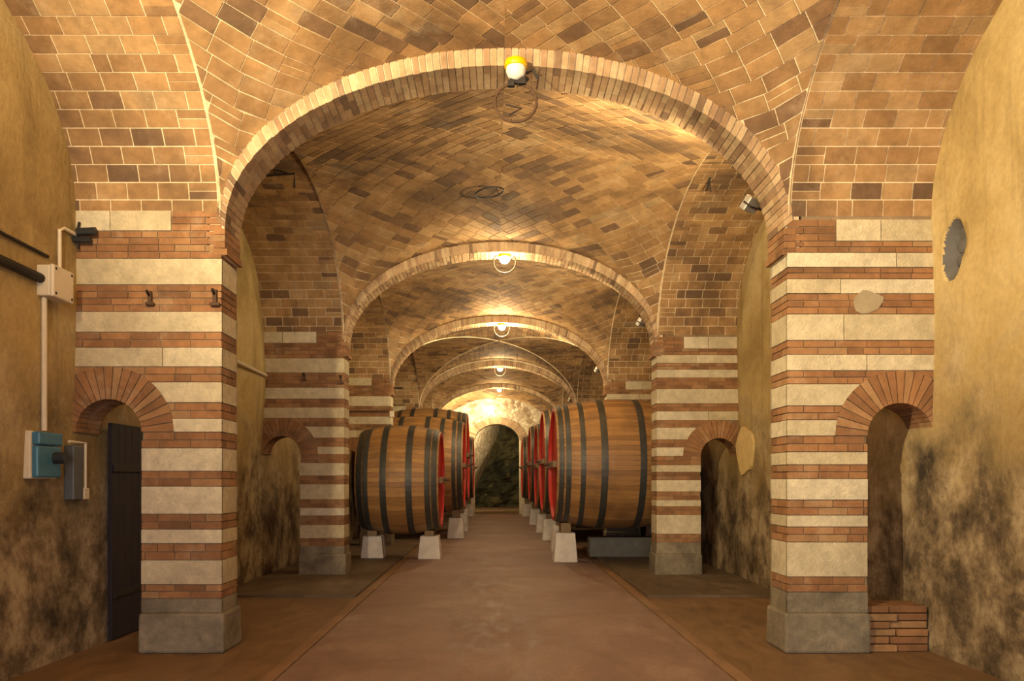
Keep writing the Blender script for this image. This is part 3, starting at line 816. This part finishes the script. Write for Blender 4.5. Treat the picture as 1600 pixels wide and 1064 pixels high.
# ------------------------------------------------------------------ barrels
def barrel(xc, yc, zc, L, R, s, hoops, label, staves=64, parts=False):
    """big oak cask lying across the nave, head towards the aisle; s = side of the nave"""
    r = empty('wine_barrel', (xc, yc, zc-R)); tag(r, label, 'barrel', 'great oak barrels on concrete blocks')
    Rh = 0.875*R; th = 0.05
    def rad(x): return Rh+(R-Rh)*(1-(2*x/L)**2)
    da = 2*PI/staves; hw = da/2*0.965; xs = [-L/2+L*i/7 for i in range(8)]
    V = []; Fc = []
    for x in xs:
        q = rad(x)
        for rr in (q, q-th):
            for a in (-hw, hw): V.append((x, rr*math.sin(a), rr*math.cos(a)))
    for i in range(7):
        a, b_ = 4*i, 4*(i+1)
        Fc += [(a, b_, b_+1, a+1), (a+2, a+3, b_+3, b_+2), (a, a+2, b_+2, b_), (a+1, b_+1, b_+3, a+3)]
    Fc += [(0, 1, 3, 2), (28, 30, 31, 29)]
    me = meshdata('stave', V, Fc, M['wood'])
    if parts:
        for k in range(staves):
            o = link('stave', me, r, (0, 0, R)); o.rotation_euler = (da*k, 0, 0)
    else:
        mb = MB()
        for k in range(staves):
            rot = Matrix.Rotation(da*k, 3, 'X'); mb.add([rot @ Vector(v) for v in V], Fc)
        o = mb.build('stave_shell', M['wood'], r); o.location = (0, 0, R); o['kind'] = 'stuff'
    for hx, hw_ in hoops:
        for side in (-1, 1):
            x = side*hx
            pr = [(rad(x-hw_/2)+0.001, x-hw_/2), (rad(x-hw_/2)+0.012, x-hw_/2), (rad(x)+0.013, x), (rad(x+hw_/2)+0.012, x+hw_/2), (rad(x+hw_/2)+0.001, x+hw_/2)]
            MB().lathe(pr, (0, 0, R), 'X', 64).build('hoop', M['iron'], r, False)
    for side in (-1, 1):
        x = side*(L/2-0.05)
        pr = [(0.0, x), (Rh-0.03, x)] if side > 0 else [(Rh-0.03, x), (0.0, x)]
        h = MB().lathe([(0.0, x), (0.5*Rh, x-side*0.02), (Rh-0.04, x)], (0, 0, R), 'X', 48).build('head', M['red'] if side == -s else M['wood'], r)
        if side == -s: tag(h, 'red painted barrel head'); hd = h
    # chime ring painted red on the aisle side
    x = -s*(L/2)
    MB().lathe([(Rh-0.055, x+s*0.045), (Rh-0.055, x-s*0.004), (Rh+0.0, x-s*0.004)], (0, 0, R), 'X', 64).build('chime', M['red'], r)
    xb = -s*(L/2+0.015)
    MB().box(xb-0.04, xb+0.04, -Rh*0.72, Rh*0.72, R-0.07, R+0.05, 0.01).build('crossbar', M['timber'], hd)
    MB().tube([(xb, 0, R), (xb-s*0.14, 0, R)], 0.03).build('spigot', M['rust'], hd)
    return r
def supports(xc, yc, zc, L, R, s, words, rear=True):
    words = words.replace(' oak', '').replace(' in the', ',').replace(' from the front', '')
    zb = zc-0.875*R
    for sd, wd in ((-s, 'aisle'), (s, 'wall')):
        if wd == 'wall' and not rear: continue
        x = xc+sd*(L/2-0.22); hb = zb-0.155
        hb = max(0.25, min(0.56, hb)) if zb > 0.45 else zb*0.7
        bl = empty('concrete_block', (x, yc, 0)); tag(bl, 'white concrete block, %s end of %s' % (wd, words), 'block', 'concrete blocks under the barrels')
        for q in (-1, 1):
            MB().box(-0.22, 0.22, q*0.13-0.115, q*0.13+0.115, 0.03 if abs(x) > 1.9 else 0.012, hb, 0.015, 0.80).build('half_block', M['concrete'], bl)
        zt = zb+0.04
        ck = MB(); n = 8; ww = 0.24
        V = []
        for i in range(n+1):
            yy = -ww+2*ww*i/n
            rr = 0.875*R+(R-0.875*R)*(1-((L/2-0.22)*2/L)**2)
            ztop = zc-math.sqrt(rr*rr-yy*yy)-0.014
            for xx in (-0.09, 0.09): V += [(xx, yy, hb), (xx, yy, max(ztop, hb+0.01))]
        Fc = []
        for i in range(n):
            a, b_ = 4*i, 4*(i+1); Fc += [(a, b_, b_+1, a+1), (a+2, a+3, b_+3, b_+2), (a+1, b_+1, b_+3, a+3), (a, a+2, b_+2, b_)]
        Fc += [(0, 1, 3, 2), (4*n, 4*n+2, 4*n+3, 4*n+1)]
        ck.add(V, Fc); o = ck.build('wooden_chock', M['timber']); o.location = (x, yc, 0)
        tag(o, 'wooden chock, %s end of %s' % (wd, words), 'chock', 'chocks under the barrels')
H1 = [(1.07, 0.085), (0.95, 0.085), (0.70, 0.085), (0.335, 0.115)]
H2 = [(0.69, 0.10), (0.57, 0.10), (0.235, 0.115)]
H3 = [(1.16, 0.11), (1.02, 0.09), (0.72, 0.10), (0.34, 0.11)]
specs = [
    (2.15, 15.0, 1.83, 2.30, 1.20, 1, H1, 'largest visible oak barrel beside the second striped pier', 84, True),
    (-1.90, 15.6, 1.54, 1.54, 1.06, -1, H2, 'smaller oak barrel with worn grey hoops across the aisle', 72, True),
    (2.37, 17.28, 1.86, 2.5, 1.06, 1, H3, 'second oak barrel from the front in the broken-hole row', 56, False),
    (2.36, 20.45, 2.01, 2.5, 1.45, 1, H3, 'third oak barrel from the front in the broken-hole row', 64, False),
    (2.36, 23.5, 1.96, 2.5, 1.38, 1, H3, 'fourth oak barrel from the front in the broken-hole row', 64, False),
    (-2.15, 21.15, 1.93, 2.5, 1.29, -1, H3, 'oak barrel right behind the smaller worn one', 64, False),
    (-2.15, 23.95, 2.28, 2.5, 1.41, -1, H3, 'tallest oak barrel, showing above the two before it', 64, False),
    (2.34, 27.6, 2.10, 2.5, 1.45, 1, H3, 'fifth oak barrel from the front in the broken-hole row', 64, False),
    (-2.25, 27.6, 2.10, 2.5, 1.40, -1, H3, 'fourth oak barrel from the front in the socket-box row', 64, False),
    (2.30, 34.0, 2.10, 2.5, 1.45, 1, H3, 'farthest oak barrel of the broken-hole row, before the rubble wall', 64, False),
    (-2.25, 34.0, 2.10, 2.5, 1.45, -1, H3, 'farthest oak barrel of the socket-box row, before the rubble wall', 64, False),
]
for xc, yc, zc, L, R, s, h, lab, ns, pt in specs:
    barrel(xc, yc, zc, L, R, s, h, lab, ns, pt); supports(xc, yc, zc, L, R, s, lab.split(',')[0])
tag(MB().box(1.75, 3.7, 15.55, 15.95, 0.03, 0.42, 0.03).build('stone_ledge', M['ledge']), 'low dark stone ledge under the largest barrel', 'ledge')  # added ledge, gives the dark strip of shaded floor below the barrel

# hand truck standing behind the smaller barrel
r = empty('hand_truck', (-3.02, 14.05, 0.03)); tag(r, 'dark hand truck standing between pier and smaller barrel', 'hand truck')
for dx in (-0.17, 0.17): MB().tube([(dx, 0.0, 0.1), (dx, 0.12, 1.25), (dx, 0.05, 1.42)], 0.022).build('rail', M['black'], r)
for z in (0.35, 0.75, 1.1): MB().tube([(-0.17, 0.12*(z-0.1)/1.15, z), (0.17, 0.12*(z-0.1)/1.15, z)], 0.015).build('crossbar', M['black'], r)
MB().box(-0.2, 0.2, -0.24, 0.0, 0.03, 0.05).build('toe_plate', M['black'], r)
for dx in (-0.24, 0.24): MB().lathe([(0.04, -0.03), (0.13, -0.035), (0.15, 0.0), (0.13, 0.035), (0.04, 0.03)], (dx, 0.09, 0.15), 'X', 20).build('wheel', M['dark_plastic'], r, True)

# ------------------------------------------------------------------ fittings on the left wall
XL = -XW
r = empty('junction_box', (XL+0.0, 6.58, 3.13)); tag(r, 'cream junction box on the stained wall beside the nearest pier', 'junction box')
MB().box(-0.02, 0.115, -0.15, 0.15, -0.125, 0.125, 0.012).build('body', M['white_plastic'], r)
MB().box(0.113, 0.148, -0.156, 0.156, -0.131, 0.131, 0.012).build('lid', M['white_plastic'], r)
for a in (-0.12, 0.12):
    for c in (-0.1, 0.1): MB().lathe([(0.012, 0.145), (0.012, 0.152), (0.0, 0.152)], (0, a, c), 'X', 10).build('screw', M['dark_plastic'], r)
def pipe(name, pts, rd, m, label, cat): return tag(MB().tube(pts, rd, 10).build(name, m), label, cat)
pipe('conduit', [(XL+0.035, 6.49, 3.0), (XL+0.035, 6.49, 1.92)], 0.022, M['white_plastic'], 'cream conduit running down from junction box to blue socket', 'conduit')
pipe('conduit', [(XL+0.035, 6.72, 3.27), (XL+0.035, 6.72, 3.62), (XL+0.03, 6.80, 3.66), (XL+0.04, 6.98, 3.66)], 0.016, M['white_plastic'], 'short cream conduit rising above the junction box', 'conduit')
pipe('cable', [(XL+0.04, YB+0.05, 3.10), (XL+0.04, 3.0, 3.16), (XL+0.045, 6.42, 3.14)], 0.038, M['black'], 'thick dark cable running into the junction box', 'cable')
pipe('cable', [(XL+0.03, YB+0.05, 3.33), (XL+0.03, 3, 3.37), (XL+0.03, 6.55, 3.35)], 0.014, M['black'], 'thin dark cable along the wall above the thick one', 'cable')
r = empty('socket_box', (XL, 6.46, 1.72)); tag(r, 'blue industrial socket box below the cream conduit', 'socket')
MB().box(-0.02, 0.05, -0.19, 0.19, -0.19, 0.19, 0.01).build('back_box', M['white_plastic'], r)
MB().box(0.045, 0.10, -0.17, 0.17, -0.18, 0.075, 0.015).build('cover', M['blue_plastic'], r)
MB().box(0.045, 0.115, -0.17, 0.17, 0.08, 0.185, 0.015).build('lid', M['blue_plastic'], r)
MB().lathe([(0.0, 0.19), (0.045, 0.19), (0.05, 0.09), (0.0, 0.09)], (0, 0.07, -0.02), 'X', 16).build('plug', M['dark_plastic'], r)
r = empty('switch_panel', (XL, 6.95, 1.60)); tag(r, 'narrow dark switch panel framed by cream pipes beside the passage', 'switch panel')
MB().box(-0.02, 0.07, -0.07, 0.09, -0.25, 0.22, 0.01).build('panel', M['grey_plastic'], r)
MB().tube([(0.05, -0.11, 0.25), (0.05, 0.16, 0.25), (0.05, 0.16, -0.16)], 0.014).build('pipe_frame', M['white_plastic'], r)
MB().box(0.0, 0.07, 0.11, 0.20, -0.25, -0.15, 0.008).build('outlet', M['white_plastic'], r)
r = empty('cable_clamp', (-3.66, 7.02, 3.66)); tag(r, 'black cable clamp at the top of the nearest pier', 'clamp')
MB().tube([(0.1, -0.05, 0.03), (-0.06, -0.06, 0.02)], 0.035).build('insulator', M['dark_plastic'], r)
MB().tube([(0.05, -0.04, -0.045), (-0.10, -0.05, -0.04)], 0.028).build('insulator', M['dark_plastic'], r)
MB().tube([(-0.07, 0.0, 0.12), (-0.07, -0.05, 0.0), (-0.07, -0.02, -0.12)], 0.012).build('strap', M['black'], r)
# door leaf folded back against the wall beyond the passage
r = empty('door_1', (XL+0.07, 7.52, 0)); tag(r, 'dark plank door leaf folded back behind the nearest passage', 'door', kind='structure')
for k in range(6): MB().box(-0.02, 0.02, k*0.14+0.003, (k+1)*0.14-0.003, 0.02, 2.06, 0.004).build('plank', M['door_wood'], r)
for z in (0.4, 1.6): MB().box(0.02, 0.035, 0.02, 0.8, z, z+0.07, 0.003).build('strap_hinge', M['black'], r)

def hook(loc, label, size=0.06):
    r = empty('iron_hook', loc); tag(r, label, 'hook')
    MB().box(-size*0.25, size*0.25, -0.02, 0.02, -size, size, 0.004).build('plate', M['rust'], r)
    MB().box(-size*0.6, size*0.6, -0.025, 0.02, -size*1.05, -size*0.65, 0.004).build('foot', M['rust'], r)
    MB().tube([(0, 0, size*0.4), (0, -0.05, size*0.5), (0, -0.07, size*0.9)], 0.012).build('pin', M['black'], r)
hook((-3.11, 7.02, zpx(467)), 'rusty iron hook in the face of the socket-side nearest pier')
hook((-2.54, 7.02, zpx(466)), 'rusty iron hook at the corner of the socket-side nearest pier', 0.07)
hook((-3.12, 12.73, 3.17), 'small iron hook in the face of the second pier', 0.06)
hook((-2.54, 12.73, 3.13), 'small iron hook at the corner of the second pier', 0.07)
pipe('wall_pipe', [(XL+0.05, 9.6, 3.21), (XL+0.06, 12.7, 3.19)], 0.025, M['white_plastic'], 'thin pale pipe along the wall between first and second pier', 'pipe')
r = empty('junction_box', (-2.46, 18.40, 3.05)); tag(r, 'small cream junction box at the corner of the third pier', 'junction box')
MB().box(-0.05, 0.05, -0.05, 0.04, -0.07, 0.07, 0.01).build('body', M['white_plastic'], r)
MB().box(-0.045, 0.045, -0.06, -0.048, -0.065, 0.065, 0.004).build('lid', M['white_plastic'], r)
pipe('wall_pipe', [(-3.6, 18.41, 3.12), (-2.52, 18.41, 3.12)], 0.02, M['rust'], 'thin rusty pipe across the face of the third pier', 'pipe')
pipe('tie_bar', [(-2.55, 18.79, 3.70), (-2.26, 18.79, 3.70)], 0.022, M['black'], 'short iron bar jutting out behind the third pier', 'bar')
# ironwork hanging from the second bay
r = empty('iron_bracket', (-2.66, 10.27, 5.50)); tag(r, 'bent iron bracket hanging from the dark side arch', 'bracket')
MB().tube([(0, 0, -0.22), (0, 0, -0.04), (-0.52, 0.0, -0.08)], 0.014).build('bar', M['black'], r)
MB().tube([(-0.05, 0, -0.05), (-0.30, 0, 0.03)], 0.010).build('stay', M['black'], r)
MB().tube([(-0.25, 0, -0.06), (-0.25, 0, 0.06)], 0.012).build('hanger', M['black'], r)
r = empty('iron_hook', (2.72, 10.5, 5.49)); tag(r, 'pair of crossed iron prongs hanging from the bright side arch', 'hook')
MB().tube([(0.03, 0, 0.02), (-0.04, 0, -0.17)], 0.012).build('prong', M['black'], r)
MB().tube([(0.01, 0.02, 0.03), (0.03, 0.02, -0.17)], 0.012).build('prong', M['black'], r)
r = empty('iron_ring', (-0.16, 11.0, 5.60)); tag(r, 'thin iron ring hanging flat under the second vault', 'ring')
MB().tube([(0.19*math.cos(2*PI*k/36), 0.19*math.sin(2*PI*k/36), -0.12+0.03*math.cos(2*PI*k/36)) for k in range(36)], 0.012, 8, True).build('hoop', M['black'], r, True)
MB().tube([(0.13, 0.13, -0.11), (0.05, 0.05, 0.06)], 0.006).build('hanger', M['black'], r)
